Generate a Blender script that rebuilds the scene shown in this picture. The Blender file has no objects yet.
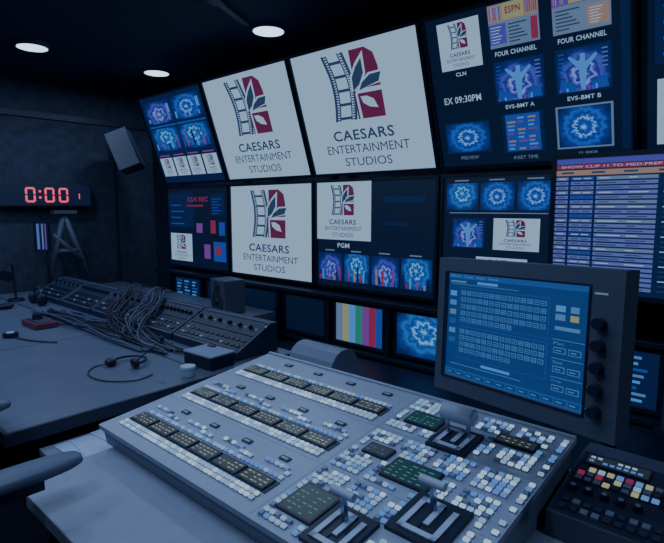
import bpy, math, random
from mathutils import Matrix, Vector
random.seed(7)
scene=bpy.context.scene
COL=scene.collection
# ---------------------------------------------------------------- materials
MATS={}
def P(name,col,rough=.5,metal=0,noise=0,nscale=20,bump=0,em=None,es=0,spec=.5,raw=False):
    if not raw: col=(col[0]*.58+.002,col[1]*.70+.005,col[2]*.95+.016)
    m=bpy.data.materials.new(name); m.use_nodes=True
    nt=m.node_tree; b=nt.nodes['Principled BSDF']
    b.inputs['Base Color'].default_value=(*col,1)
    b.inputs['Roughness'].default_value=rough
    b.inputs['Metallic'].default_value=metal
    b.inputs['Specular IOR Level'].default_value=spec
    if em:
        b.inputs['Emission Color'].default_value=(*em,1); b.inputs['Emission Strength'].default_value=es
    if noise or bump:
        tc=nt.nodes.new('ShaderNodeTexCoord'); n=nt.nodes.new('ShaderNodeTexNoise')
        n.inputs['Scale'].default_value=nscale; n.inputs['Detail'].default_value=6
        nt.links.new(tc.outputs['Object'],n.inputs['Vector'])
        if noise:
            r=nt.nodes.new('ShaderNodeValToRGB')
            r.color_ramp.elements[0].position=.3; r.color_ramp.elements[1].position=.7
            r.color_ramp.elements[0].color=(*[c*(1-noise) for c in col],1)
            r.color_ramp.elements[1].color=(*[min(1,c*(1+noise)) for c in col],1)
            nt.links.new(n.outputs['Fac'],r.inputs['Fac']); nt.links.new(r.outputs['Color'],b.inputs['Base Color'])
        if bump:
            bp=nt.nodes.new('ShaderNodeBump'); bp.inputs['Strength'].default_value=bump; bp.inputs['Distance'].default_value=.01
            nt.links.new(n.outputs['Fac'],bp.inputs['Height']); nt.links.new(bp.outputs['Normal'],b.inputs['Normal'])
    MATS[name]=m; return m
def E(name,col,s=1.0,tint=True):
    if tint: col=(col[0]*.50+.0018,col[1]*.66+.0065,col[2]*.84+.024)
    return P(name,(0.004,0.006,0.02),.4,em=col,es=s,raw=True)
def SHOW(name,c1,c2,c3,k=14,off=0.0,amp=.02):
    """procedural stage-graphic: glowing radial emblem on a dark field (uses the tile's UV)"""
    m=bpy.data.materials.new(name); m.use_nodes=True; nt=m.node_tree
    b=nt.nodes['Principled BSDF']; b.inputs['Base Color'].default_value=(.005,.008,.02,1); b.inputs['Roughness'].default_value=.4
    N=nt.nodes.new; L=nt.links.new
    uv=N('ShaderNodeUVMap'); mp=N('ShaderNodeVectorMath'); mp.operation='SUBTRACT'; mp.inputs[1].default_value=(.5,.5+off,0)
    L(uv.outputs['UV'],mp.inputs[0])
    sc=N('ShaderNodeVectorMath'); sc.operation='MULTIPLY'; sc.inputs[1].default_value=(1.15,.95,0); L(mp.outputs[0],sc.inputs[0])
    ln=N('ShaderNodeVectorMath'); ln.operation='LENGTH'; L(sc.outputs[0],ln.inputs[0])
    sp=N('ShaderNodeSeparateXYZ'); L(sc.outputs[0],sp.inputs[0])
    at=N('ShaderNodeMath'); at.operation='ARCTAN2'; L(sp.outputs[1],at.inputs[0]); L(sp.outputs[0],at.inputs[1])
    mu=N('ShaderNodeMath'); mu.operation='MULTIPLY'; mu.inputs[1].default_value=k; L(at.outputs[0],mu.inputs[0])
    sn=N('ShaderNodeMath'); sn.operation='SINE'; L(mu.outputs[0],sn.inputs[0])
    m2=N('ShaderNodeMath'); m2.operation='MULTIPLY_ADD'; m2.inputs[1].default_value=amp; L(sn.outputs[0],m2.inputs[0]); L(ln.outputs['Value'],m2.inputs[2])
    nz=N('ShaderNodeTexNoise'); nz.inputs['Scale'].default_value=10; nz.inputs['Detail'].default_value=7; L(uv.outputs['UV'],nz.inputs['Vector'])
    m3=N('ShaderNodeMath'); m3.operation='MULTIPLY_ADD'; m3.inputs[1].default_value=.24; L(nz.outputs['Fac'],m3.inputs[0]); L(m2.outputs[0],m3.inputs[2])
    r=N('ShaderNodeValToRGB'); cr=r.color_ramp
    cr.elements[0].position=.13; cr.elements[0].color=(*c1,1)
    cr.elements[1].position=.78; cr.elements[1].color=(.003,.014,.085,1)
    for p,c in ((.20,c2),(.25,c3),(.30,c2),(.335,c1),(.375,c2),(.44,c3),(.52,c2),(.62,c3)):
        e=cr.elements.new(p); e.color=(*c,1)
    L(m3.outputs[0],r.inputs['Fac']); L(r.outputs['Color'],b.inputs['Emission Color']); b.inputs['Emission Strength'].default_value=1.0
    MATS[name]=m
P('black_plastic',(.008,.010,.020),.45)
P('dark_plastic',(.026,.032,.05),.5,noise=.15)
P('bezel',(.008,.010,.018),.4)
P('monitor_grey',(.115,.115,.125),.5,noise=.06)
P('console_metal',(.54,.50,.47),.45,.10,noise=.04,nscale=60)
P('console_side',(.30,.29,.30),.5)
P('desk_top',(.19,.185,.195),.36,noise=.08,nscale=6,bump=.05)
P('desk_edge',(.02,.022,.03),.5)
P('desk_white',(.42,.39,.37),.45,noise=.05)
P('key_dark',(.05,.055,.07),.5)
P('key_grey',(.36,.36,.38),.5)
P('knob',(.012,.015,.022),.4)
P('chrome',(.6,.6,.62),.25,.9)
P('grip',(.62,.58,.56),.5)
P('wall_paint',(.052,.056,.068),.8,noise=.3,nscale=14,bump=.5)
P('wall_panel',(.014,.018,.030),.8,noise=.3,nscale=30,bump=.3)
P('ceiling_paint',(.040,.044,.062),.9,noise=.2)
P('floor_carpet',(.010,.012,.018),.95,noise=.4,nscale=80,bump=.5)
P('fabric',(.010,.012,.018),.85,noise=.3,nscale=120,bump=.3)
P('arm_pad',(.15,.15,.17),.5)
P('paper',(.70,.68,.68),.7)
P('ivory',(.72,.69,.66),.5)
P('red_plastic',(.24,.03,.05),.5)
P('cable_light',(.13,.13,.16),.5)
P('cable_dark',(.010,.012,.018),.5)
P('cone',(.03,.035,.05),.6)
P('fixture',(.14,.14,.16),.5)
E('lamp_disc',(.55,.78,1.0),2.3,False)
E('scr_white',(.54,.62,.68),1.0)
E('scr_black',(.0010,.0015,.002),1)
E('scr_navy',(.003,.008,.035),1)
E('scr_blue',(.02,.07,.34),1)
E('scr_cyan',(.11,.32,.68),1)
E('scr_purple',(.10,.07,.35),1)
E('logo_navy',(.035,.05,.085),1)
E('logo_maroon',(.19,.006,.035),1)
E('scr_grey',(.20,.24,.32),1)
E('scr_red',(.40,.02,.05),1)
E('scr_pink',(.35,.12,.20),1)
E('scr_orange',(.48,.24,.14),1)
E('scr_yellow',(.45,.38,.14),1)
E('scr_green',(.03,.28,.14),1)
E('scr_mag',(.28,.05,.26),1)
E('scr_lav',(.17,.17,.40),1)
E('led_red',(1.0,.13,.20),1.0,False)
E('ui_blue',(.010,.052,.165),1)
E('ui_blue2',(.022,.10,.28),1)
E('ui_line',(.12,.26,.44),1)
E('amber',(.62,.50,.20),1)
E('disp_bg',(.03,.026,.006),1)
E('key_lit',(.46,.54,.64),1)
E('key_lit2',(.18,.32,.60),1)
E('key_lit3',(.80,.86,.90),1)
E('green_txt',(.07,.45,.18),1)
E('disp_green_bg',(.004,.025,.01),1)
SHOW('show_blue',(.20,.42,.80),(.014,.095,.50),(.004,.028,.20))
SHOW('show_cyan',(.18,.46,.78),(.012,.14,.50),(.004,.04,.24),8,.1,.03)
SHOW('show_violet',(.22,.30,.72),(.050,.07,.44),(.006,.018,.16),6,-.1,.03)
# ---------------------------------------------------------------- builder
TXT={}
def text_mesh(s,bold=0):
    if (s,bold) in TXT: return TXT[s,bold]
    cu=bpy.data.curves.new('t','FONT'); cu.body=s; cu.size=1; cu.resolution_u=3; cu.offset=bold; cu.space_character=1.0+bold*4
    ob=bpy.data.objects.new('t',cu); COL.objects.link(ob)
    dg=bpy.context.evaluated_depsgraph_get(); dg.update()
    ev=ob.evaluated_get(dg); me=ev.to_mesh()
    V=[(v.co.x,v.co.y) for v in me.vertices]; F=[tuple(p.vertices) for p in me.polygons]
    ev.to_mesh_clear(); bpy.data.objects.remove(ob); bpy.data.curves.remove(cu)
    x0=min(v[0] for v in V);x1=max(v[0] for v in V);y0=min(v[1] for v in V);y1=max(v[1] for v in V)
    V=[((x-x0)/(x1-x0),(y-y0)/(y1-y0)) for x,y in V]
    TXT[s,bold]=(V,F); return TXT[s,bold]
class B:
    def __init__(s,name):
        s.name=name; s.v=[]; s.f=[]; s.m=[]; s.uv=[]; s.sm=[]; s.mats=[]; s.M=Matrix.Identity(4)
    def mi(s,m):
        if m not in s.mats: s.mats.append(m)
        return s.mats.index(m)
    def add(s,V,F,mat,uv=None,smooth=False):
        o=len(s.v); k=s.mi(mat)
        for p in V: s.v.append(tuple(s.M@Vector(p)))
        for f in F:
            s.f.append(tuple(o+i for i in f)); s.m.append(k); s.sm.append(smooth)
            s.uv.append([(0,0),(1,0),(1,1),(0,1)] if len(f)==4 else [(0,0)]*len(f))
    def box(s,x0,y0,z0,x1,y1,z1,mat):
        V=[(x,y,z) for z in (z0,z1) for y in (y0,y1) for x in (x0,x1)]
        s.add(V,[(0,2,3,1),(4,5,7,6),(0,1,5,4),(2,6,7,3),(0,4,6,2),(1,3,7,5)],mat)
    def rect(s,x0,y0,x1,y1,z,mat): s.add([(x0,y0,z),(x1,y0,z),(x1,y1,z),(x0,y1,z)],[(0,1,2,3)],mat)
    def poly(s,pts,z,mat): s.add([(x,y,z) for x,y in pts],[tuple(range(len(pts)))],mat)
    def text(s,t,x0,y0,x1,y1,z,mat,bold=0):
        V,F=text_mesh(t,bold); s.add([(x0+(x1-x0)*a,y0+(y1-y0)*b,z) for a,b in V],F,mat)
    def prism(s,prof,x0,x1,mat):
        n=len(prof); V=[(x0,y,z) for y,z in prof]+[(x1,y,z) for y,z in prof]
        F=[(i,i+n,(i+1)%n+n,(i+1)%n) for i in range(n)]+[tuple(range(n)),tuple(range(2*n-1,n-1,-1))]
        s.add(V,F,mat)
    def cyl(s,p0,p1,r0,r1,mat,n=20,cap=True):
        p0=Vector(p0);p1=Vector(p1); d=(p1-p0).normalized(); a=d.orthogonal().normalized(); b=d.cross(a)
        V=[]
        for p,r in ((p0,r0),(p1,r1)):
            for i in range(n):
                t=2*math.pi*i/n; V.append(tuple(p+a*r*math.cos(t)+b*r*math.sin(t)))
        s.add(V,[(i,(i+1)%n,(i+1)%n+n,i+n) for i in range(n)],mat,smooth=True)
        if cap: s.add(V,[tuple(range(n-1,-1,-1)),tuple(range(n,2*n))],mat)
    def tube(s,pts,r,mat,n=8):
        P_=[Vector(p) for p in pts]; V=[];
        a=None
        for i,p in enumerate(P_):
            d=(P_[min(i+1,len(P_)-1)]-P_[max(i-1,0)]).normalized()
            if a is None: a=d.orthogonal().normalized()
            a=(a-d*a.dot(d)).normalized(); b=d.cross(a)
            for k in range(n):
                t=2*math.pi*k/n; V.append(tuple(p+a*r*math.cos(t)+b*r*math.sin(t)))
        F=[(i*n+k,i*n+(k+1)%n,(i+1)*n+(k+1)%n,(i+1)*n+k) for i in range(len(P_)-1) for k in range(n)]
        F+= [tuple(range(n-1,-1,-1)),tuple((len(P_)-1)*n+k for k in range(n))]
        s.add(V,F,mat,smooth=True)
    def blob(s,c,sz,mat,e=.35,nu=20,nv=12):
        def sg(x,p): return math.copysign(abs(x)**p,x)
        V=[]
        for j in range(nv+1):
            ph=-math.pi/2+math.pi*j/nv
            for i in range(nu):
                th=2*math.pi*i/nu
                V.append((c[0]+sz[0]/2*sg(math.cos(ph),e)*sg(math.cos(th),e),c[1]+sz[1]/2*sg(math.cos(ph),e)*sg(math.sin(th),e),c[2]+sz[2]/2*sg(math.sin(ph),e)))
        F=[(j*nu+i,j*nu+(i+1)%nu,(j+1)*nu+(i+1)%nu,(j+1)*nu+i) for j in range(nv) for i in range(nu)]
        s.add(V,F,mat,smooth=True)
    def done(s,bevel=0,seg=2):
        me=bpy.data.meshes.new(s.name); me.from_pydata(s.v,[],s.f)
        for m in s.mats: me.materials.append(MATS[m])
        uvl=me.uv_layers.new(name='UVMap')
        for p in me.polygons:
            p.material_index=s.m[p.index]; p.use_smooth=s.sm[p.index]
            for k,li in enumerate(p.loop_indices): uvl.data[li].uv=s.uv[p.index][k] if k<len(s.uv[p.index]) else (0,0)
        ob=bpy.data.objects.new(s.name,me); COL.objects.link(ob)
        if bevel:
            bv=ob.modifiers.new('bevel','BEVEL'); bv.width=bevel; bv.segments=seg; bv.limit_method='ANGLE'; bv.angle_limit=math.radians(50); bv.use_clamp_overlap=True
        return ob
def frame(o,x,y):
    x=Vector(x).normalized(); y=Vector(y); y=(y-x*y.dot(x)).normalized(); z=x.cross(y)
    M=Matrix.Identity(4)
    for i in range(3): M[i][0]=x[i];M[i][1]=y[i];M[i][2]=z[i];M[i][3]=o[i]
    return M
# ---------------------------------------------------------------- screen content (x,y in 0..1 of a tile)
class T:
    """tile painter: a sub-rectangle of a flat screen"""
    def __init__(s,b,x0,y0,x1,y1,z=.001): s.b=b;s.r=(x0,y0,x1,y1);s.z=z
    def X(s,u): return s.r[0]+(s.r[2]-s.r[0])*u
    def Y(s,v): return s.r[1]+(s.r[3]-s.r[1])*v
    def R(s,u0,v0,u1,v1,m,l=1): s.b.rect(s.X(u0),s.Y(v0),s.X(u1),s.Y(v1),s.z+l*.0006,m)
    def P(s,pts,m,l=2): s.b.poly([(s.X(a),s.Y(c)) for a,c in pts],s.z+l*.0006,m)
    def W(s,t,u0,v0,u1,v1,m,l=3,bold=0): s.b.text(t,s.X(u0),s.Y(v0),s.X(u1),s.Y(v1),s.z+l*.0006,m,bold)
    def sub(s,u0,v0,u1,v1,l=1): return T(s.b,s.X(u0),s.Y(v0),s.X(u1),s.Y(v1),s.z+l*.0006)
def logo(t):
    t.R(0,0,1,1,'scr_white',1)
    def cu(v): return .285+.030*math.sin((v-.42)*6.5)-.06*max(0,v-.78)
    vs=[.43+.52*i/12 for i in range(13)]
    for off,w in ((0,.020),(.038,.010),(.135,.010),(.165,.020)):
        for a,b_ in zip(vs,vs[1:]):
            t.P([(cu(a)+off,a),(cu(a)+off+w,a),(cu(b_)+off+w,b_),(cu(b_)+off,b_)],'logo_navy')
    for i in range(26):
        a=.435+.02*i
        for o in (.018,.148): t.P([(cu(a)+o,a),(cu(a)+o+.02,a),(cu(a+.01)+o+.02,a+.01),(cu(a+.01)+o,a+.01)],'logo_navy')
    for i in range(5):
        a=.44+.108*i
        t.P([(cu(a)+.045,a),(cu(a)+.14,a),(cu(a+.022)+.14,a+.022),(cu(a+.022)+.045,a+.022)],'logo_navy')
    t.P([(.50,.66),(.70,.66),(.70,.80),(.68,.90),(.62,.95),(.50,.95)],'logo_maroon')
    t.P([(.485,.43),(.70,.43),(.70,.625),(.485,.625)],'logo_maroon')
    t.P([(.47,.64),(.545,.68),(.60,.76),(.605,.93),(.53,.85),(.475,.76)],'scr_white',3)
    t.P([(.50,.635),(.57,.66),(.70,.68),(.74,.77),(.62,.765),(.54,.70)],'scr_white',3)
    t.P([(.485,.65),(.54,.69),(.585,.77),(.585,.88),(.53,.82),(.49,.75)],'logo_navy',4)
    t.P([(.53,.645),(.59,.665),(.69,.69),(.715,.755),(.63,.75),(.56,.70)],'logo_navy',4)
    t.P([(.53,.60),(.58,.60),(.63,.57),(.655,.50),(.59,.515),(.545,.55)],'scr_white',3)
    t.P([(.495,.63),(.512,.63),(.522,.43),(.500,.43)],'scr_white',4)
    t.W('CAESARS',.24,.27,.74,.355,'logo_navy',bold=.018)
    t.W('ENTERTAINMENT',.16,.165,.84,.235,'logo_navy')
    t.W('STUDIOS',.30,.055,.69,.125,'logo_navy')
def fig(t,m='show_violet'):
    t.R(0,0,1,1,'scr_navy',1); t.R(.03,.04,.97,.97,m,2)
    t.P([(.46,.05),(.54,.05),(.57,.5),(.76,.78),(.73,.82),(.55,.66),(.54,.84),(.46,.84),(.45,.66),(.27,.82),(.24,.78),(.43,.5)],'scr_cyan',3)
    t.P([(.06,.06),(.30,.06),(.36,.20),(.10,.34)],'scr_blue',3); t.P([(.94,.06),(.70,.06),(.64,.20),(.90,.34)],'scr_blue',3)
    for k in range(7): t.R(.06+.13*k,.05,.10+.13*k,.10+.03*(k%3),('scr_mag','scr_cyan','scr_blue','scr_lav')[k%4],4)
    for k in range(5): t.R(.07,.50+.09*k,.17,.53+.09*k,'scr_blue',4); t.R(.83,.50+.09*k,.93,.53+.09*k,'scr_lav',4)
def c_logo(t): logo(t)
def c_multi1(t):
    t.R(0,0,1,1,'scr_navy',0)
    for i in range(2):
        t.R(.04+.47*i,.70,.49+.47*i,.95,'show_blue' if i else 'show_violet')
        t.R(.04+.47*i,.38,.49+.47*i,.64,'show_cyan')
        t.R(.04+.47*i,.655,.49+.47*i,.675,'scr_blue')
        for j in range(8): t.R(.06+.47*i+.053*j,.40,.085+.47*i+.053*j,.47+.035*((i+j*2)%4),('scr_cyan','scr_blue','scr_mag','scr_blue','scr_navy')[(i+j)%5],2)
        for j in range(6): t.R(.06+.47*i+.07*j,.72,.09+.47*i+.07*j,.76+.03*((i+j)%3),('scr_cyan','scr_blue','scr_lav')[j%3],2)
        t.R(.42+.47*i,.80,.46+.47*i,.9,'scr_cyan',2)
    for i in range(4): logo(t.sub(.03+.24*i,.08,.245+.24*i,.30))
    for i in range(4): t.R(.05+.24*i,.32,.22+.24*i,.335,'scr_mag')
def c_multi2(t):
    t.R(0,0,1,1,'scr_black',0)
    t.R(.03,.50,.46,.95,'scr_navy'); logo(t.sub(.04,.06,.42,.42))
    t.W('CLN REC',.36,.83,.70,.89,'scr_red',bold=.03)
    t.R(.34,.77,.62,.79,'scr_red')
    t.R(.74,.66,.95,.92,'scr_navy'); t.R(.73,.44,.81,.60,'scr_red'); t.R(.86,.42,.95,.58,'scr_blue')
    t.R(.62,.12,.72,.30,'scr_mag'); t.R(.77,.10,.96,.34,'scr_blue'); t.R(.50,.44,.60,.56,'scr_mag'); t.R(.80,.18,.88,.28,'scr_red',2)
    for i in range(6): t.R(.76,.68+.035*i,.86+.04*(i%2),.69+.035*i,'scr_blue',2)
    for i in range(4): t.R(.06,.54+.08*i,.30-.06*(i%2),.555+.08*i,'scr_blue',2)
def c_pgm(t):
    t.R(0,0,1,1,'scr_black',0)
    logo(t.sub(.0,.45,.50,1)); t.W('PGM',.20,.375,.31,.42,'scr_white',bold=.02)
    for i in range(4):
        t.R(.015+.245*i,.05,.245+.245*i,.32,('show_violet','show_cyan','show_violet','show_cyan')[i])
        t.R(.08+.245*i,.34,.17+.245*i,.352,'scr_grey')
        for j in range(8): t.R(.025+.245*i+.027*j,.055,.040+.245*i+.027*j,.10+.025*((i+j*2)%5),('scr_red','scr_cyan','scr_blue','scr_mag','scr_blue','scr_orange','scr_navy')[(i*2+j)%7],2)
    t.R(.60,.80,.92,.86,'scr_navy'); t.R(.60,.60,.80,.63,'scr_navy')
def c_big(t):
    t.R(0,0,1,1,'scr_black',0)
    logo(t.sub(.07,.66,.31,.96)); t.W('CLN',.15,.615,.21,.64,'scr_white',bold=.02)
    t.W('EX 09:30PM',.06,.44,.28,.485,'scr_white',bold=.015)
    t.R(.04,.09,.31,.31,'scr_navy'); t.R(.045,.10,.305,.30,'show_blue',2); t.W('PREVIEW',.12,.045,.23,.07,'scr_grey')
    a=t.sub(.36,.74,.61,.99); a.R(0,0,1,1,'scr_grey'); a.R(0,.60,1,1,'scr_orange',2); a.R(.3,.62,.72,.98,'scr_yellow',3); a.R(0,.08,.35,.55,'scr_purple',2); a.W('ESPN',.36,.74,.66,.9,'scr_red',4,.03)
    for k in range(6):
        a.R(.4,.08+.08*k,.62+.05*((k*3)%4),.11+.08*k,'logo_navy',3); a.R(.04,.12+.07*k,.2+.03*(k%3),.14+.07*k,'scr_white',3)
        a.R(.03+.04*k,.64,.05+.04*k,.94,('scr_mag','scr_cyan','scr_blue')[k%3],3); a.R(.75+.04*k,.66,.77+.04*k,.92,('scr_mag','scr_blue','scr_red')[k%3],3)
    a.R(.84,.05,.97,.55,'scr_red',3)
    t.W('FOUR CHANNEL',.38,.69,.59,.718,'scr_white',bold=.015)
    a=t.sub(.67,.74,.92,.99); a.R(0,0,1,1,'scr_grey'); a.R(0,.60,1,1,'scr_mag',2); a.R(.3,.62,.72,.98,'scr_yellow',3); a.R(.6,.08,.97,.5,'scr_orange',2); a.W('FOUR',.36,.74,.66,.9,'scr_red',4,.03)
    for k in range(6):
        a.R(.06,.08+.08*k,.3+.06*((k*3)%4),.11+.08*k,'logo_navy',3); a.R(.65,.12+.06*k,.8+.03*(k%3),.14+.06*k,'scr_white',3)
        a.R(.03+.04*k,.64,.05+.04*k,.94,('scr_orange','scr_cyan','scr_blue')[k%3],3); a.R(.75+.04*k,.66,.77+.04*k,.92,('scr_cyan','scr_blue','scr_red')[k%3],3)
    t.W('FOUR CHANNEL',.69,.69,.90,.718,'scr_white',bold=.015)
    fig(t.sub(.36,.40,.62,.66)); fig(t.sub(.67,.40,.92,.66),'show_violet')
    t.W('EVS-BMT A',.41,.36,.56,.385,'scr_white',bold=.015); t.W('EVS-BMT B',.72,.36,.87,.385,'scr_white',bold=.015)
    t.R(.66,.07,.92,.33,'scr_grey'); t.R(.67,.08,.91,.32,'show_blue',2); t.R(.38,.07,.60,.33,'scr_navy'); t.R(.40,.08,.58,.32,'scr_blue',2)
    for i in range(9):
        for j in range(3): t.R(.41+.055*j,.09+.025*i,.41+.055*j+.03+.005*((i+j)%4),.102+.025*i,('scr_cyan','scr_grey','scr_orange','scr_blue','scr_mag')[(i+j*2)%5],3)
    t.W('INSET TIME',.43,.025,.56,.048,'scr_grey'); t.W('SUPER',.76,.025,.85,.048,'scr_grey')
    t.R(.955,.05,.99,.95,'scr_navy')
def c_small(t):
    t.R(0,0,1,1,'scr_black',0)
    for i in range(3):
        t.R(.02+.215*i,.74,.22+.215*i,.95,('show_cyan','show_blue','show_blue')[i])
        t.R(.07+.215*i,.965,.16+.215*i,.975,'scr_grey')
    t.R(.04,.715,.62,.722,'scr_grey')
    fig(t.sub(.06,.44,.27,.68)); logo(t.sub(.32,.44,.58,.68)); logo(t.sub(.22,.06,.52,.38)); t.R(.06,.1,.19,.36,'scr_blue')
    for i in range(3): t.R(.55,.1+.1*i,.63,.15+.1*i,'scr_cyan')
    t.R(.66,.06,.97,.95,'scr_navy')
def c_sheet(t):
    t.R(0,0,1,1,'scr_navy',0)
    t.R(0,.96,1,1,'scr_purple'); t.R(0,.925,.66,.955,'scr_red'); t.R(.66,.925,1,.955,'scr_cyan')
    t.R(0,.875,1,.915,'scr_orange'); 
    for k in range(8): t.R(.02+.12*k,.888,.07+.12*k,.902,'logo_navy',2)
    n=24
    for i in range(n):
        v=.840-.0350*i
        t.R(0,v,.05,v+.024,'scr_lav')
        t.R(.06,v,.15,v+.024,'scr_lav' if i%4 else 'scr_blue')
        t.R(.16,v,.38,v+.024,'scr_lav' if i not in (0,5,9,15) else 'scr_grey'); t.R(.39,v,.50,v+.024,'scr_navy'); t.R(.51,v,.68,v+.024,'scr_lav' if i%3 else 'scr_blue')
        t.R(.69,v,.99,v+.024,'scr_purple' if i%2 else 'scr_navy')
        for a,w in ((.01,.03),(.07,.03),(.11,.03),(.17,.04+.06*((i*7%5)/5)),(.28,.03+.05*((i*3%5)/5)),(.52,.04+.04*((i*3%7)/7)),(.61,.04),(.40,.06),(.71,.1+.08*(i%3))): t.R(a,v+.008,a+w,v+.015,'scr_white' if i%3==0 else 'logo_navy',2)
    t.W('SHOW CLIP 11 TO MED.PREP  TC 09:38:07',.02,.931,.55,.949,'scr_white'); t.W('03:56',.7,.930,.78,.950,'scr_navy',bold=.02)
def c_bars(t):
    for i,m in enumerate(('scr_grey','scr_yellow','scr_cyan','scr_green','scr_mag','scr_red','scr_blue')): t.R(i/7,0,(i+1)/7,1,m)
def c_show(t): t.R(0,0,1,1,'show_cyan'); 
def c_off(t): t.R(0,0,1,1,'scr_black')
def c_textui(t):
    t.R(0,0,1,1,'scr_navy',0)
    for i in range(8):
        for j in range(3):
            t.R(.05+.31*j,.08+.11*i,.05+.31*j+.12+.13*((i*5+j*3)%4)/4,.13+.11*i,('ui_line','scr_blue','scr_cyan')[(i+j)%3])
def c_touch(t):
    t.R(0,0,1,1,'ui_blue',0)
    t.R(0,.95,1,1,'ui_blue2'); t.W('Effects   Copy   Keys   Setup',.02,.957,.4,.985,'ui_line',bold=.02)
    t.R(0,0,1,.07,'ui_blue2')
    for i in range(12): t.R(.015+.081*i,.015,.085+.081*i,.055,'ui_blue',2); t.R(.025+.081*i,.03,.06+.081*i,.04,'ui_line',3)
    t.R(.10,.53,.76,.87,'ui_blue2',1); t.R(.103,.535,.757,.865,'ui_blue',2)
    t.R(.10,.19,.76,.50,'ui_blue2',1); t.R(.103,.195,.757,.495,'ui_blue',2)
    for r,(v,n0) in enumerate(((.80,14),(.735,14),(.67,14),(.605,14),(.545,9),(.43,14),(.37,14),(.31,14),(.25,9))):
        for i in range(n0):
            u=.115+.0455*i
            t.R(u,v,u+.036,v+.040,'ui_line',3); t.R(u+.0035,v+.005,u+.0325,v+.035,'ui_blue2' if (i+r*2)%5<2 else 'ui_blue',4); t.R(u+.009,v+.016,u+.026,v+.023,'ui_line',5)
    t.R(.80,.77,.86,.82,'scr_cyan',2); t.R(.89,.70,.94,.75,'scr_yellow',2); t.R(.80,.70,.86,.75,'ui_line',2); t.R(.89,.77,.94,.82,'ui_line',2); t.R(.80,.62,.95,.65,'ui_line',2)
    for k in range(3):
        t.R(.79,.54-.155*k,.98,.545-.155*k,'ui_line',2); t.W(('Pan','Size','Crop')[k],.80,.50-.155*k,.86,.525-.155*k,'ui_line')
        for c in (0,1):
            t.R(.80+.09*c,.43-.155*k,.875+.09*c,.48-.155*k,'ui_line',2); t.R(.804+.09*c,.436-.155*k,.871+.09*c,.474-.155*k,'ui_blue',3); t.R(.815+.09*c,.45-.155*k,.85+.09*c,.459-.155*k,'ui_line',4)
    for k in range(6): t.R(.02,.78-.09*k,.075,.83-.09*k,('scr_cyan','ui_line','scr_grey','ui_blue2','ui_line','ui_blue2')[k],2)
    t.R(.02,.895,.55,.90,'ui_line',2); t.R(.24,.91,.40,.935,'scr_cyan',2); t.R(.02,.912,.15,.93,'ui_line',2); t.R(.04,.12,.60,.126,'ui_line',2); t.R(.3,.145,.52,.17,'scr_cyan',2)
def monitor(name,M,w,h,content,bez=.018,depth=.07,body='bezel',vent=.03):
    b=B(name); b.M=M
    b.box(0,0,-depth,w,h,-.012,body)
    b.box(0,0,-.012,w,bez,0,body); b.box(0,h-bez,-.012,w,h,0,body)
    b.box(0,bez,-.012,bez,h-bez,0,body); b.box(w-bez,bez,-.012,w,h-bez,0,body)
    b.box(w*.2,h*.2,-depth-vent,w*.8,h*.8,-depth,'black_plastic')
    t=T(b,bez,bez,w-bez,h-bez,-.0112); content(t)
    return b
# ---------------------------------------------------------------- room
XL,XR,YB,YF,ZC=-5.25,2.2,-2.4,2.95,2.66
def room(name,a,c,mat):
    b=B(name); b.box(*a,*c,mat); return b.done()
room('floor',(XL-.1,YB-.1,-.1),(XR+.1,YF+.1,0),'floor_carpet')
room('ceiling',(XL-.1,YB-.1,ZC),(XR+.1,YF+.1,ZC+.1),'ceiling_paint')
room('wall_left',(XL-.1,YB-.1,0),(XL,YF+.1,ZC),'wall_paint')
room('wall_right',(XR,YB-.1,0),(XR+.1,YF+.1,ZC),'wall_paint')
room('wall_front',(XL,YF,0),(XR,YF+.1,ZC),'wall_panel')
room('wall_back',(XL,YB-.1,0),(XR,YB,ZC),'wall_paint')
b=B('trim_1'); b.box(XL,YB,2.30,XL+.02,YF,2.36,'dark_plastic'); b.box(XL,YB,.0,XL+.015,YF,.10,'dark_plastic')
for y in (.2,1.35,2.5): b.box(XL,y,.10,XL+.012,y+.03,2.30,'dark_plastic')
b.done(.003)
# ---------------------------------------------------------------- wall monitors
cx=[-4.43,-3.47,-2.51,-1.53,-.55]
g=.006
for i,cf in enumerate((c_multi2,c_logo,c_pgm,c_small)):
    x0,x1=cx[i]+g,cx[i+1]-g
    monitor('wall_monitor',frame((x0,2.60,.955),(1,0,0),(0,0,1)),x1-x0,.725,cf).done(.002)
ty=Vector((0,-.245,.73))
for i,cf in enumerate((c_multi1,c_logo,c_logo,c_big)):
    x0,x1=cx[i]+g,cx[i+1]-g
    monitor('wall_monitor',frame((x0,2.60,1.70),(1,0,0),ty),x1-x0,ty.length+.01,cf).done(.002)
monitor('wall_monitor',frame((-.54,2.60,1.70),(1,0,0),ty),.96,ty.length,c_multi2).done(.002)
b=B('monitor_rack')
for x in (-4.50,-3.47,-2.51,-1.53,-.55,.45):
    b.box(x-.02,2.78,0,x+.02,2.84,2.45,'black_plastic')
    b.box(x-.02,2.72,.90,x+.02,2.78,.94,'black_plastic')
b.box(-4.52,2.50,.905,.6,2.86,.93,'black_plastic')
b.box(-4.52,2.50,.565,.6,2.86,.59,'black_plastic')
b.box(-4.52,2.80,.0,.6,2.84,.905,'dark_plastic')
for k in range(11):
    x=-4.275+.49*k; b.box(x-.012,2.52,.59,x+.012,2.80,.905,'black_plastic')
b.box(-4.52,2.52,0,.6,2.56,.565,'dark_plastic')
b.done(.002)
for k in range(10):
    x=-4.275+.49*k+.03
    cf={0:c_textui,4:c_bars,5:c_show,8:c_textui,7:c_textui}.get(k,c_off)
    monitor('small_monitor',frame((x,2.545,.600),(1,0,0),(0,0,1)),.43,.295,cf,.022,.05).done(.002)
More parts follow.
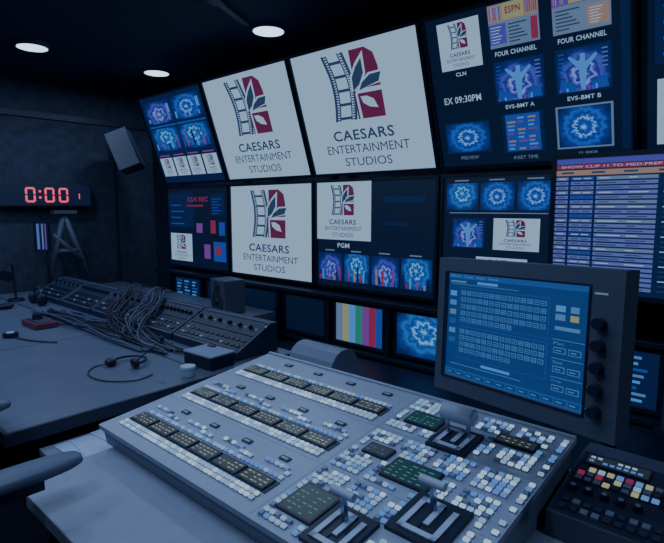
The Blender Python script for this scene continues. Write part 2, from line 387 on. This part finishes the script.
b=monitor('rundown_monitor',frame((-.825,2.34,1.125),(1,0,0),(0,-.02,1)),1.04,.595,c_sheet,.020,.05,vent=.02)
b.M=Matrix.Identity(4); b.tube([(-.35,2.40,1.35),(-.35,2.45,1.35),(-.35,2.45,.58)],.02,'black_plastic'); b.cyl((-.35,2.44,.562),(-.35,2.44,.585),.045,.045,'black_plastic')
b.done(.002)
# ---------------------------------------------------------------- desks
b=B('control_desk')
b.box(-5.0,.50,.725,-2.72,2.42,.765,'desk_top'); b.box(-2.72,.50,.725,-1.88,1.80,.765,'desk_top')
b.box(-5.0,.485,.72,-1.865,.50,.766,'desk_edge'); b.box(-1.88,.50,.72,-1.865,1.80,.766,'desk_edge')
b.box(-5.0,1.30,.7645,-2.0,1.312,.7655,'desk_edge') 
b.box(-3.02,.52,.7645,-3.012,1.3,.7655,'desk_edge')
for x in (-4.95,-3.45,-1.98): b.box(x,.62,0,x+.05,1.75,.725,'desk_edge')
b.box(-4.95,1.7,.05,-1.93,1.74,.725,'desk_edge')
b.done(.003)
b=B('switcher_desk')
prof=[(-1.60,.50),(-1.57,.45),(-1.50,.43),(1.3,.43),(1.3,1.56),(-1.36,1.56),(-1.36,1.80),(-1.60,1.80)]
n=len(prof); V=[(x,y,.69) for x,y in prof]+[(x,y,.73) for x,y in prof]
b.add(V,[tuple(range(n-1,-1,-1)),tuple(range(n,2*n))]+[(i,(i+1)%n,(i+1)%n+n,i+n) for i in range(n)],'desk_white')
for x in (-1.52,-.2,1.2): b.box(x,.60,0,x+.05,1.5,.69,'desk_edge')
b.box(-1.55,.95,.05,1.25,.98,.69,'desk_edge')
b.done(.004)
b=B('side_shelf'); b.box(-1.855,.58,.665,-1.604,1.80,.69,'desk_white'); b.box(-1.75,.62,0,-1.71,.66,.665,'desk_edge'); b.box(-1.75,1.7,0,-1.71,1.74,.665,'desk_edge'); b.done(.003)
b=B('cable_trough'); b.box(-2.66,1.84,.50,1.3,2.485,.56,'black_plastic'); 
for x in (-2.6,-.7,1.2): b.box(x,1.9,0,x+.05,2.4,.50,'black_plastic')
b.done(.003)
# ---------------------------------------------------------------- video switcher console
b=B('video_switcher_console')
b.prism([(.715,.732),(1.42,.732),(1.42,.868),(.705,.785)],-1.635,-.415,'console_side')
CM=frame((-1.645,.695,.80),(1,0,0),(0,.72,.08)); b.M=CM
W,D=1.24,.745
b.box(0,0,-.016,W,D,0,'console_metal')
b.box(0,D-.012,0,W,D,.006,'console_metal')
for y in (.255,.495): b.box(.01,y,0,W-.01,y+.002,.0005,'key_grey')
b.box(.755,.01,0,.757,D-.02,.0005,'key_grey')
def key(x,y,s,m,h=.008): b.box(x-s/2,y-s*.42,0,x+s/2,y+s*.42,h,m)
LIT=['key_lit','key_lit','key_lit3','key_lit2','key_grey']
def rim(x,y,s): b.box(x-s/2-.0013,y-s*.42-.0013,0,x+s/2+.0013,y+s*.42+.0013,.003,'key_grey')
for yc in (.575,.335,.105):
    b.box(.052,yc-.026,0,.728,yc+.026,.003,'key_dark')
    for i in range(6):
        x=.060+.111*i
        b.box(x,yc-.024,.003,x+.102,yc+.024,.007,'black_plastic')
        b.rect(x+.004,yc-.020,x+.098,yc+.020,.0075,'disp_bg')
        for c in range(5):
            for r in range(3):
                w_=.006+.008*random.random()
                if random.random()<.85: b.rect(x+.008+.018*c,yc-.015+.0125*r,x+.008+.018*c+w_,yc-.0115+.0125*r,.008,'amber')
    for i in range(36):
        x=.062+.0186*i+.002
        for dy in (-.039,-.056):
            rim(x,yc+dy,.0128); key(x,yc+dy,.0128,'key_lit3' if random.random()<.45 else 'key_lit')
        rim(x,yc+.040,.012); key(x,yc+.040,.012,'key_lit2' if random.random()<.4 else 'key_lit')
    for i in range(36):
        if (i//5)%2==0 and yc<.5: rim(.065+.0186*i,yc+.078,.012); key(.065+.0186*i,yc+.078,.012,random.choice(LIT))
        if (i//5)%2==1 and yc<.5 and i%5<3: rim(.065+.0186*i,yc+.062,.012); key(.065+.0186*i,yc+.062,.012,random.choice(LIT))
    for i in range(4):
        x=.16+.16*i; b.box(x,yc+.10,0,x+.035,yc+.118,.004,'black_plastic'); b.rect(x+.005,yc+.105,x+.028,yc+.112,.0045,'scr_grey')
mods=[(.86,.595,.11,.07),(.985,.545,.115,.12),(.845,.385,.08,.05),(.975,.345,.135,.09),(1.10,.225,.135,.145),(.845,.115,.11,.11),(.965,.085,.115,.135),(1.125,.625,.11,.045)]
def disp(i,tx,bg):
    x,y,w,h=mods[i]; b.box(x-w/2,y-h/2,0,x+w/2,y+h/2,.008,'black_plastic'); b.rect(x-w/2+.005,y-h/2+.005,x+w/2-.005,y+h/2-.005,.0085,bg)
    n=max(2,int(h/.014)); 
    for r in range(n-1):
        for c in range(5):
            if random.random()<.75:
                x0=x-w/2+.01+c*(w-.02)/5; y0=y-h/2+.011+r*(h-.016)/(n-1); b.rect(x0,y0,x0+(w-.02)/5*(.3+.4*random.random()),y0+.0028,.009,tx)
disp(0,'green_txt','disp_green_bg');disp(2,'scr_grey','disp_bg');disp(3,'green_txt','disp_green_bg');disp(5,'green_txt','disp_bg');disp(7,'amber','disp_bg')
def tbar(i,big):
    x,y,w,h=mods[i]; b.box(x-w/2,y-h/2,0,x+w/2,y+h/2,.010,'black_plastic')
    def tr(pts,r=.0070):
        for (xa,ya),(xb,yb) in zip(pts,pts[1:]):
            b.box(min(xa,xb)-r,min(ya,yb)-r,.010,max(xa,xb)+r,max(ya,yb)+r,.0135,'ivory')
    a=w*.30; c=h*.34
    tr([(x-a,y-c),(x-a,y+c),(x+a*.1,y+c),(x+a*.1,y-c*.3)]); tr([(x-a,y-c),(x+a,y-c),(x+a,y+c*.8)])
    b.box(x-.012,y-c*.8,.010,x-.004,y+c*.8,.012,'knob')
    yy=y+c*.55
    if big:
        b.box(x-.038,yy-.006,.008,x-.030,yy+.006,.065,'chrome'); b.box(x+.026,yy-.006,.008,x+.034,yy+.006,.065,'chrome')
        b.cyl((x-.045,yy,.075),(x+.045,yy,.075),.024,.024,'grip',28); b.cyl((x+.045,yy,.075),(x+.049,yy,.075),.024,.018,'ivory',28)
    else:
        b.box(x-.010,yy-.006,.008,x,yy+.006,.075,'chrome')
        b.cyl((x-.036,yy,.080),(x+.026,yy,.080),.010,.010,'grip',18)
tbar(1,True);tbar(4,False);tbar(6,False)
x=.780
ix=0
while x<1.228:
    y=.025;iy=0
    while y<.715:
        ok=all(abs(x-m[0])>m[2]/2+.008 or abs(y-m[1])>m[3]/2+.008 for m in mods)
        if abs(y-.2565)<.012 or abs(y-.4965)<.012: ok=False
        if (ix%6==5) or (iy%7==6): ok=False
        if ok and random.random()<.94:
            rim(x,y,.0125); key(x,y,.0125,random.choice(['key_lit','key_lit','key_lit3','key_lit2','key_grey','key_lit'] if x<1.0 else ['key_lit','key_lit3','key_lit2','key_lit2','key_lit3','key_grey']))
        y+=.0178;iy+=1
    x+=.0186;ix+=1
b.done(.0008,1)
# ---------------------------------------------------------------- joystick control panel
b=B('joystick_control_panel')
b.prism([(1.19,.731),(1.53,.731),(1.53,.842),(1.46,.842),(1.19,.795)],-.395,.25,'monitor_grey')
b.M=frame((-.395,1.19,.796),(1,0,0),(0,.27,.047))
b.box(.008,.006,0,.62,.272,.0015,'dark_plastic')
b.box(.02,.215,0,.17,.262,.006,'black_plastic'); b.rect(.024,.219,.166,.258,.0065,'disp_bg')
for r in range(2):
    for c in range(8): 
        if random.random()<.85: b.rect(.03+.016*c,.226+.016*r,.03+.016*c+.011,.235+.016*r,.007,'scr_white' if r else 'scr_cyan')
for i in range(9):
    for j in range(3):
        x=.02+.021*i;y=.14+.022*j; b.box(x-.002,y-.002,0,x+.018,y+.018,.004,'key_dark')
        b.box(x,y,0,x+.015,y+.015,.008,random.choice(['key_lit','key_grey','amber','scr_red','key_lit2','key_grey','key_grey','key_dark']))
for i in range(5): b.cyl((.03+.035*i,.10,0),(.03+.035*i,.10,.016),.011,.009,'knob',16); b.cyl((.03+.035*i,.10,.016),(.03+.035*i,.10,.017),.006,.006,'key_grey',12)
for i in range(9):
    for j in range(2): b.box(.02+.024*i,.02+.026*j,0,.036+.024*i,.036+.026*j,.007,random.choice(['key_grey','key_dark','key_dark']))
b.cyl((.265,.15,0),(.265,.15,.008),.055,.053,'bezel',32); b.cyl((.265,.15,.008),(.265,.15,.04),.036,.014,'knob',28)
b.blob((.265,.15,.066),(.06,.06,.055),'knob',1)
for i in range(5):
    for j in range(6): b.box(.40+.026*i,.04+.03*j,0,.42+.026*i,.06+.03*j,.007,random.choice(['key_lit','key_grey','key_dark','scr_red']))
b.done(.0012,1)
# ---------------------------------------------------------------- touchscreen menu monitor on arm
xa=Vector((.44,-.090,.011)).normalized()
MW,MH=.452,.332
ctr=Vector((-.453,1.105,1.213)); F0=frame((0,0,0),xa,(0,.06,1)); ya=Vector((F0[0][1],F0[1][1],F0[2][1])); za=Vector((F0[0][2],F0[1][2],F0[2][2]))
org=ctr-xa*MW/2-ya*MH/2
b=B('touchscreen_menu_monitor'); b.M=frame(org,xa,ya)
b.box(0,0,-.055,MW,MH,-.010,'monitor_grey')
l,r_,bo,to=.026,.066,.040,.036
b.box(0,0,-.010,MW,bo,0,'monitor_grey'); b.box(0,MH-to,-.010,MW,MH,0,'monitor_grey'); b.box(0,bo,-.010,l,MH-to,0,'monitor_grey'); b.box(MW-r_,bo,-.010,MW,MH-to,0,'monitor_grey')
b.box(l-.004,bo-.004,0,MW-r_+.004,bo,.002,'black_plastic');b.box(l-.004,MH-to,0,MW-r_+.004,MH-to+.004,.002,'black_plastic')
b.box(l-.004,bo,0,l,MH-to,.002,'black_plastic');b.box(MW-r_,bo,0,MW-r_+.004,MH-to,.002,'black_plastic')
b.box(MW*.15,MH*.15,-.085,MW*.85,MH*.85,-.055,'monitor_grey')
c_touch(T(b,l,bo,MW-r_,MH-to,-.0095))
for k in range(5):
    y=.055+.043*k
    b.cyl((MW-.040,y,0),(MW-.040,y,.018),.012,.011,'knob',18); b.rect(MW-.059,y-.0015,MW-.055,y+.0015,.0006,'scr_grey')
b.box(MW-.055,MH-.050,0,MW-.030,MH-.046,.001,'scr_grey')
b.done(.003)
b=B('monitor_arm')
bc=ctr-za*.092; e=bc-za*.06
b.cyl(bc,e,.03,.03,'black_plastic')
b.tube([tuple(e),(e.x,e.y+.18,1.15),(e.x-.01,1.62,1.02),(e.x-.02,1.74,.95),(e.x-.02,1.92,.90),(e.x-.02,1.95,.58)],.022,'black_plastic',12)
b.cyl((e.x-.02,1.95,.562),(e.x-.02,1.95,.585),.075,.07,'black_plastic',28)
b.done(.003)
# ---------------------------------------------------------------- intercom / rack panels along desk back
b=B('intercom_panel_row')
xs=[-4.62,-4.10,-3.58,-3.06,-2.54,-1.95]
for i in range(5):
    x0,x1=xs[i]+.010,xs[i+1]-.010
    b.M=Matrix.Identity(4)
    b.prism([(1.50,.768),(1.76,.768),(1.76,.915),(1.72,.915),(1.50,.80)],x0,x1,'dark_plastic')
    b.M=frame((x0,1.50,.801),(1,0,0),(0,.22,.115)); w=x1-x0
    b.box(.0,.0,0,w,.012,.004,'monitor_grey'); b.box(0,.236,0,w,.248,.004,'monitor_grey')
    b.box(0,.0,0,.012,.245,.004,'monitor_grey'); b.box(w-.012,.0,0,w,.245,.004,'monitor_grey')
    b.box(.016,.015,0,w-.016,.120,.003,'bezel'); b.box(.016,.128,0,w-.016,.232,.003,'dark_plastic')
    for x_,y_ in ((.006,.03),(.006,.21),(w-.006,.03),(w-.006,.21)): b.cyl((x_,y_,.004),(x_,y_,.006),.004,.004,'chrome',8)
    n=int(w/.045)
    for k in range(n):
        xx=.045+k*(w-.09)/(n-1)
        b.box(xx-.014,.035,.003,xx+.014,.050,.008,'key_grey' if (k+i)%4==0 else 'key_dark')
        b.box(xx-.014,.075,.003,xx+.014,.090,.008,random.choice(['key_dark','key_dark','key_dark','key_grey']))
        if k%2==0 or i%2: b.cyl((xx,.18,.003),(xx,.18,.022),.012,.010,'knob',14)
        else: b.rect(xx-.014,.165,xx+.014,.195,.0035,'bezel'); b.rect(xx-.010,.175,xx+.006,.181,.004,'scr_grey')
b.done(.0012,1)
b=B('cable_bundle')
def cr(p,n=10):
    out=[]
    for i in range(len(p)-1):
        a=Vector(p[max(i-1,0)]);q=Vector(p[i]);c=Vector(p[i+1]);d=Vector(p[min(i+2,len(p)-1)])
        for k in range(n):
            t=k/n; out.append(.5*((2*q)+(c-a)*t+(2*a-5*q+4*c-d)*t*t+(3*q-3*c+d-a)*t**3))
    out.append(Vector(p[-1])); return out
R=random.random
for k in range(24):
    x=-3.55+.50*R(); L=.60+.55*R(); hh=.03*R()
    yy=1.44-.13*R()
    p=[(x,1.84,.94),(x+.05,1.75,.945+hh),(x+.14+.1*R(),1.62,.895+hh),(x+.22+.1*R(),1.48,.825+.02*R()),(x+L*.6,yy,.785+.025*R()),(x+L*.8,yy+.04*R(),.782),(min(x+L,-2.3),yy,.778)]
    b.tube(cr(p,6),.0045,random.choice(['cable_light','cable_dark','cable_dark']),6)
for k in range(18):
    x=-4.0+.25*R(); yy=1.45-.011*k
    p=[(x,yy,.774),(x+.4,yy-.06+.08*R(),.776+.02*R()),(x+.8,yy-.04+.06*R(),.778+.03*R()),(x+1.2,yy-.05+.06*R(),.776+.02*R()),(-2.5+.2*R(),yy,.776)]
    b.tube(cr(p,8),.0055,random.choice(['cable_dark','cable_dark','cable_light']),6)
b.done()
b=B('headset')
pts=[(-2.30+.075*math.cos(t),1.13+.075*math.sin(t),.785) for t in [math.pi*1.3*i/16 for i in range(17)]]
b.tube(pts,.006,'black_plastic',8)
b.blob((-2.225,1.12,.790),(.06,.03,.045),'black_plastic',.8); b.blob((-2.34,1.06,.785),(.05,.05,.035),'black_plastic',.8)
b.tube(cr([(-2.225,1.12,.795),(-2.15,1.14,.85),(-2.12,1.20,.90)],6),.003,'black_plastic'); b.blob((-2.12,1.20,.905),(.02,.02,.03),'black_plastic',1)
b.tube(cr([(-2.34,1.06,.775),(-2.37,1.0,.77),(-2.28,.93,.77),(-2.14,.94,.77),(-2.05,1.03,.77),(-2.07,1.12,.77)],8),.003,'cable_dark',6)
b.done()
b=B('paper_cup')
b.cyl((-1.945,1.22,.767),(-1.945,1.22,.81),.026,.033,'ivory',24,False); b.cyl((-1.945,1.22,.767),(-1.945,1.22,.770),.026,.026,'ivory',24); b.cyl((-1.945,1.22,.803),(-1.945,1.22,.812),.034,.032,'ivory',24)
b.done()
b=B('card_reader_box')
b.M=frame((-2.12,1.31,.768),(1,.05,0),(-.05,1,0)); b.box(0,0,0,.20,.14,.055,'black_plastic'); b.box(-.004,-.004,.055,.204,.144,.065,'key_grey'); b.box(.03,.11,.065,.08,.13,.072,'key_dark')
b.done(.003)
b=B('speakerphone')
b.M=frame((-1.55,1.66,.731),(1,.0,0),(0,1,0))
pr=[(-.09,0),(.09,0),(.09,.06)]+[(.09*math.cos(t),.075+.085*math.sin(t)) for t in [math.pi*i/12 for i in range(13)]]+[(-.09,.06)]
b.prism(pr,-.13,.13,'console_side'); b.box(-.135,-.095,0,.135,.095,.02,'dark_plastic')
for i in range(9): b.box(-.1+.024*i,-.094,.035,-.088+.024*i,-.088,.06,'key_dark')
b.done(.006)
def speaker(name,M,w,h,d,mat='dark_plastic'):
    b=B(name); b.M=M; b.box(-w/2,-h/2,-d,w/2,h/2,0,mat)
    for yy,r in ((-h*.17,w*.36),(h*.28,w*.18)):
        b.cyl((0,yy,0),(0,yy,.006),r*1.1,r*1.08,'key_dark',28); b.cyl((0,yy,.0065),(0,yy,.0062),r,r*.4,'cone',28); b.blob((0,yy,.008),(r*.7,r*.7,r*.3),'knob',1)
    return b
speaker('desk_speaker',frame((-2.98,2.12,.886),(1,-.15,0),(0,0,1)),.21,.23,.16,'monitor_grey').done(.006)
b=speaker('wall_speaker',frame((-4.84,2.34,1.98),(.75,-.65,.12),(-.25,-.28,.93)),.24,.36,.20,'monitor_grey')
b.M=Matrix.Identity(4); b.tube([(-4.93,2.46,2.03),(-5.08,2.52,2.06),(-5.24,2.52,2.06)],.018,'black_plastic'); b.box(-5.248,2.46,1.98,-5.235,2.58,2.14,'black_plastic')
b.done(.006)
# ---------------------------------------------------------------- LED wall clock
b=B('digital_clock'); b.M=frame((-5.12,1.40,1.505),(0,1,0),(0,0,1))
cw,ch=.82,.205
b.box(0,0,-.07,cw,ch,0,'black_plastic'); b.rect(.012,.012,cw-.012,ch-.012,.001,'scr_black')
def digit(x,y,w,h,t=.018):
    S=[(x+t*.6,y+h-t,x+w-t*.6,y+h),(x+w-t,y+h/2+t*.3,x+w,y+h-t*.6),(x+w-t,y+t*.6,x+w,y+h/2-t*.3),(x+t*.6,y,x+w-t*.6,y+t),(x,y+t*.6,x+t,y+h/2-t*.3),(x,y+h/2+t*.3,x+t,y+h-t*.6)]
    for q in S: b.rect(*q,.0025,'led_red')
digit(.24,.035,.085,.135)
for yy in (.070,.125): b.rect(.352,yy,.372,yy+.02,.0025,'led_red')
digit(.40,.035,.085,.135); digit(.52,.035,.085,.135)
b.rect(.70,.07,.71,.12,.0025,'led_red')
b.M=Matrix.Identity(4); b.box(-5.249,1.85,1.56,-5.19,2.1,1.66,'black_plastic')
b.done(.004)
b=B('equipment_stand')
Y0=1.90
for p,q in (((-4.98,Y0-.17,.79),(-4.98,Y0,1.44)),((-4.98,Y0+.22,.79),(-4.98,Y0,1.44)),((-4.98,Y0-.09,1.10),(-4.98,Y0+.12,1.10)),((-4.98,Y0-.1,1.25),(-4.98,Y0+.15,1.0))):
    b.tube([p,q],.026,'monitor_grey',8)
b.box(-4.995,Y0-.22,.767,-4.94,Y0+.28,.787,'dark_plastic'); b.box(-5.01,Y0-.1,1.44,-4.93,Y0+.1,1.47,'monitor_grey')
b.done()
b=monitor('confidence_monitor',frame((-4.86,1.60,1.12),(.16,.10,0),(0,0,1)),.14,.26,lambda t:[t.R(0,0,1,1,'scr_navy',0),t.R(.1,.05,.3,.95,'scr_lav'),t.R(.5,.05,.62,.95,'scr_grey'),t.R(.75,.05,.85,.95,'scr_mag')],.010,.03)
b.M=Matrix.Identity(4); b.tube([(-4.80,1.68,1.16),(-4.82,1.69,.782)],.014,'black_plastic'); b.cyl((-4.82,1.69,.767),(-4.82,1.69,.785),.05,.045,'black_plastic'); b.done(.002)
b=B('desk_telephone')
b.M=frame((-4.80,.85,.767),(.9,.3,0),(-.3,.9,0)); b.prism([(0,0),(.2,0),(.2,.07),(0,.03)],0,.24,'dark_plastic'); b.blob((.04,.1,.09),(.06,.22,.045),'black_plastic',.5)
for i in range(4):
    for j in range(3): b.box(.10+.03*j,.03+.035*i,.04+.007*i,.12+.03*j,.05+.035*i,.055+.007*i,'key_grey')
b.done(.003)
b=B('desk_lamp')
b.cyl((-4.55,1.34,.767),(-4.55,1.34,.785),.06,.055,'black_plastic'); b.tube(cr([(-4.55,1.34,.78),(-4.57,1.34,.98),(-4.52,1.31,1.06),(-4.42,1.26,1.02)],8),.009,'black_plastic'); b.cyl((-4.45,1.28,1.04),(-4.37,1.23,.99),.02,.05,'black_plastic',20)
b.done()
b=B('marker_tin'); b.box(-3.60,1.08,.767,-3.36,1.21,.80,'red_plastic'); b.box(-3.58,1.10,.80,-3.38,1.19,.806,'key_dark'); b.cyl((-3.5,1.14,.806),(-3.5,1.14,.84),.03,.025,'black_plastic'); b.done(.004)
b=B('tape_roll')
b.cyl((-3.30,.93,.768),(-3.30,.93,.79),.04,.04,'black_plastic'); b.cyl((-3.30,.93,.79),(-3.30,.93,.793),.022,.022,'ivory'); b.tube(cr([(-3.26,.93,.772),(-3.1,.97,.772),(-2.95,1.05,.772)],8),.004,'cable_dark'); b.done()
b=B('computer_mouse'); b.blob((-4.25,1.18,.787),(.07,.11,.038),'black_plastic',.8); b.done()
b=B('headphones')
b.tube([(-4.25+.08*math.cos(t),1.40,.82+.08*math.sin(t)) for t in [math.pi*i/14 for i in range(15)]],.009,'dark_plastic',8); b.blob((-4.33,1.40,.812),(.04,.08,.088),'black_plastic',.8); b.blob((-4.17,1.40,.812),(.04,.08,.088),'black_plastic',.8); b.done()
b=B('paper_stack')
for k,(a,dx,dy) in enumerate(((.03,0,0),(-.08,.01,.05),(.1,-.0,.12))):
    b.M=frame((-1.83+dx,.62+dy,.6915+.003*k),(math.cos(a),math.sin(a),0),(-math.sin(a),math.cos(a),0)); b.box(0,0,0,.20,.27,.0025,'paper')
b.done()
# ---------------------------------------------------------------- office chair
b=B('office_chair')
cxx,cyy=-1.665,.17
b.blob((cxx,cyy-.02,.50),(.50,.50,.11),'fabric',.45); b.blob((cxx,cyy-.30,.93),(.48,.10,.62),'fabric',.45)
b.tube([(cxx,cyy-.05,.45),(cxx,cyy-.30,.44),(cxx,cyy-.36,.60),(cxx,cyy-.33,.80)],.025,'black_plastic')
b.cyl((cxx,cyy,.46),(cxx,cyy,.12),.028,.035,'black_plastic')
for k in range(5):
    t=2*math.pi*k/5+.3; p=(cxx+.32*math.cos(t),cyy+.32*math.sin(t),.07); b.tube([(cxx,cyy,.13),p],.022,'black_plastic'); b.cyl((p[0],p[1]-.015,.032),(p[0],p[1]+.015,.032),.03,.03,'knob',14)
for sx in (-1,1):
    X=cxx+sx*.285
    b.tube(cr([(cxx+sx*.2,cyy-.05,.46),(X,cyy-.02,.47),(X,cyy+.06,.60),(X,cyy+.12,.80)],6),.048,'black_plastic',14)
    b.box(X-.03,cyy-.02,.80,X+.03,cyy+.26,.822,'black_plastic'); b.blob((X,cyy+.155,.842),(.09,.42,.040),'arm_pad',.6)
b.done()
# ---------------------------------------------------------------- ceiling lights
LC=(.48,.67,1)
def puck(x,y):
    b=B('ceiling_light'); b.cyl((x,y,ZC),(x,y,ZC-.03),.12,.11,'fixture',32); b.cyl((x,y,ZC-.031),(x,y,ZC-.032),.10,.10,'lamp_disc',32); b.done()
    l=bpy.data.lights.new('ceiling_lamp','AREA'); l.shape='DISK'; l.size=.2; l.energy=7.5; l.color=LC; o=bpy.data.objects.new('ceiling_lamp',l); o.location=(x,y,ZC-.04); COL.objects.link(o)
for x,y in ((-4.20,2.43),(-4.20,1.46),(-2.68,2.36),(-2.7,-.4),(-1.0,-.4),(.9,.9),(-4.25,-.4)): puck(x,y)
b=B('ceiling_conduit'); b.M=frame((-2.70,2.20,ZC-.03),(.44,-.90,0),(.90,.44,0)); b.box(0,-.02,0,1.6,.02,.029,'monitor_grey'); b.box(.35,-.04,-.005,.45,.04,.029,'dark_plastic'); b.done(.003)
def area(x,y,z,sx,sy,e,c=LC):  # out-of-view panel and area lamp, added to lift the room's ambient light
    b=B('added_fill_panel'); b.box(x-sx/2-.03,y-sy/2-.03,ZC-.02,x+sx/2+.03,y+sy/2+.03,ZC,'fixture'); b.done()
    l=bpy.data.lights.new('fill_lamp','AREA'); l.shape='RECTANGLE'; l.size=sx; l.size_y=sy; l.energy=e; l.color=c
    o=bpy.data.objects.new('fill_lamp',l); o.location=(x,y,z); COL.objects.link(o)
area(-1.0,.55,ZC-.03,1.4,.7,14)  # added soft fill over the console
area(-3.4,.3,ZC-.03,1.2,.6,15)  # added soft fill over the left desk
w=bpy.data.worlds.new('world'); scene.world=w; w.use_nodes=True
w.node_tree.nodes['Background'].inputs[0].default_value=(.01,.02,.05,1)
# ---------------------------------------------------------------- camera
cd=bpy.data.cameras.new('camera'); cd.lens=28.25; cd.sensor_width=36; cd.clip_start=.02
co=bpy.data.objects.new('camera',cd); co.location=(0,0,1.5); co.rotation_euler=(math.radians(90-7.06),0,math.radians(42)); COL.objects.link(co)
scene.camera=co
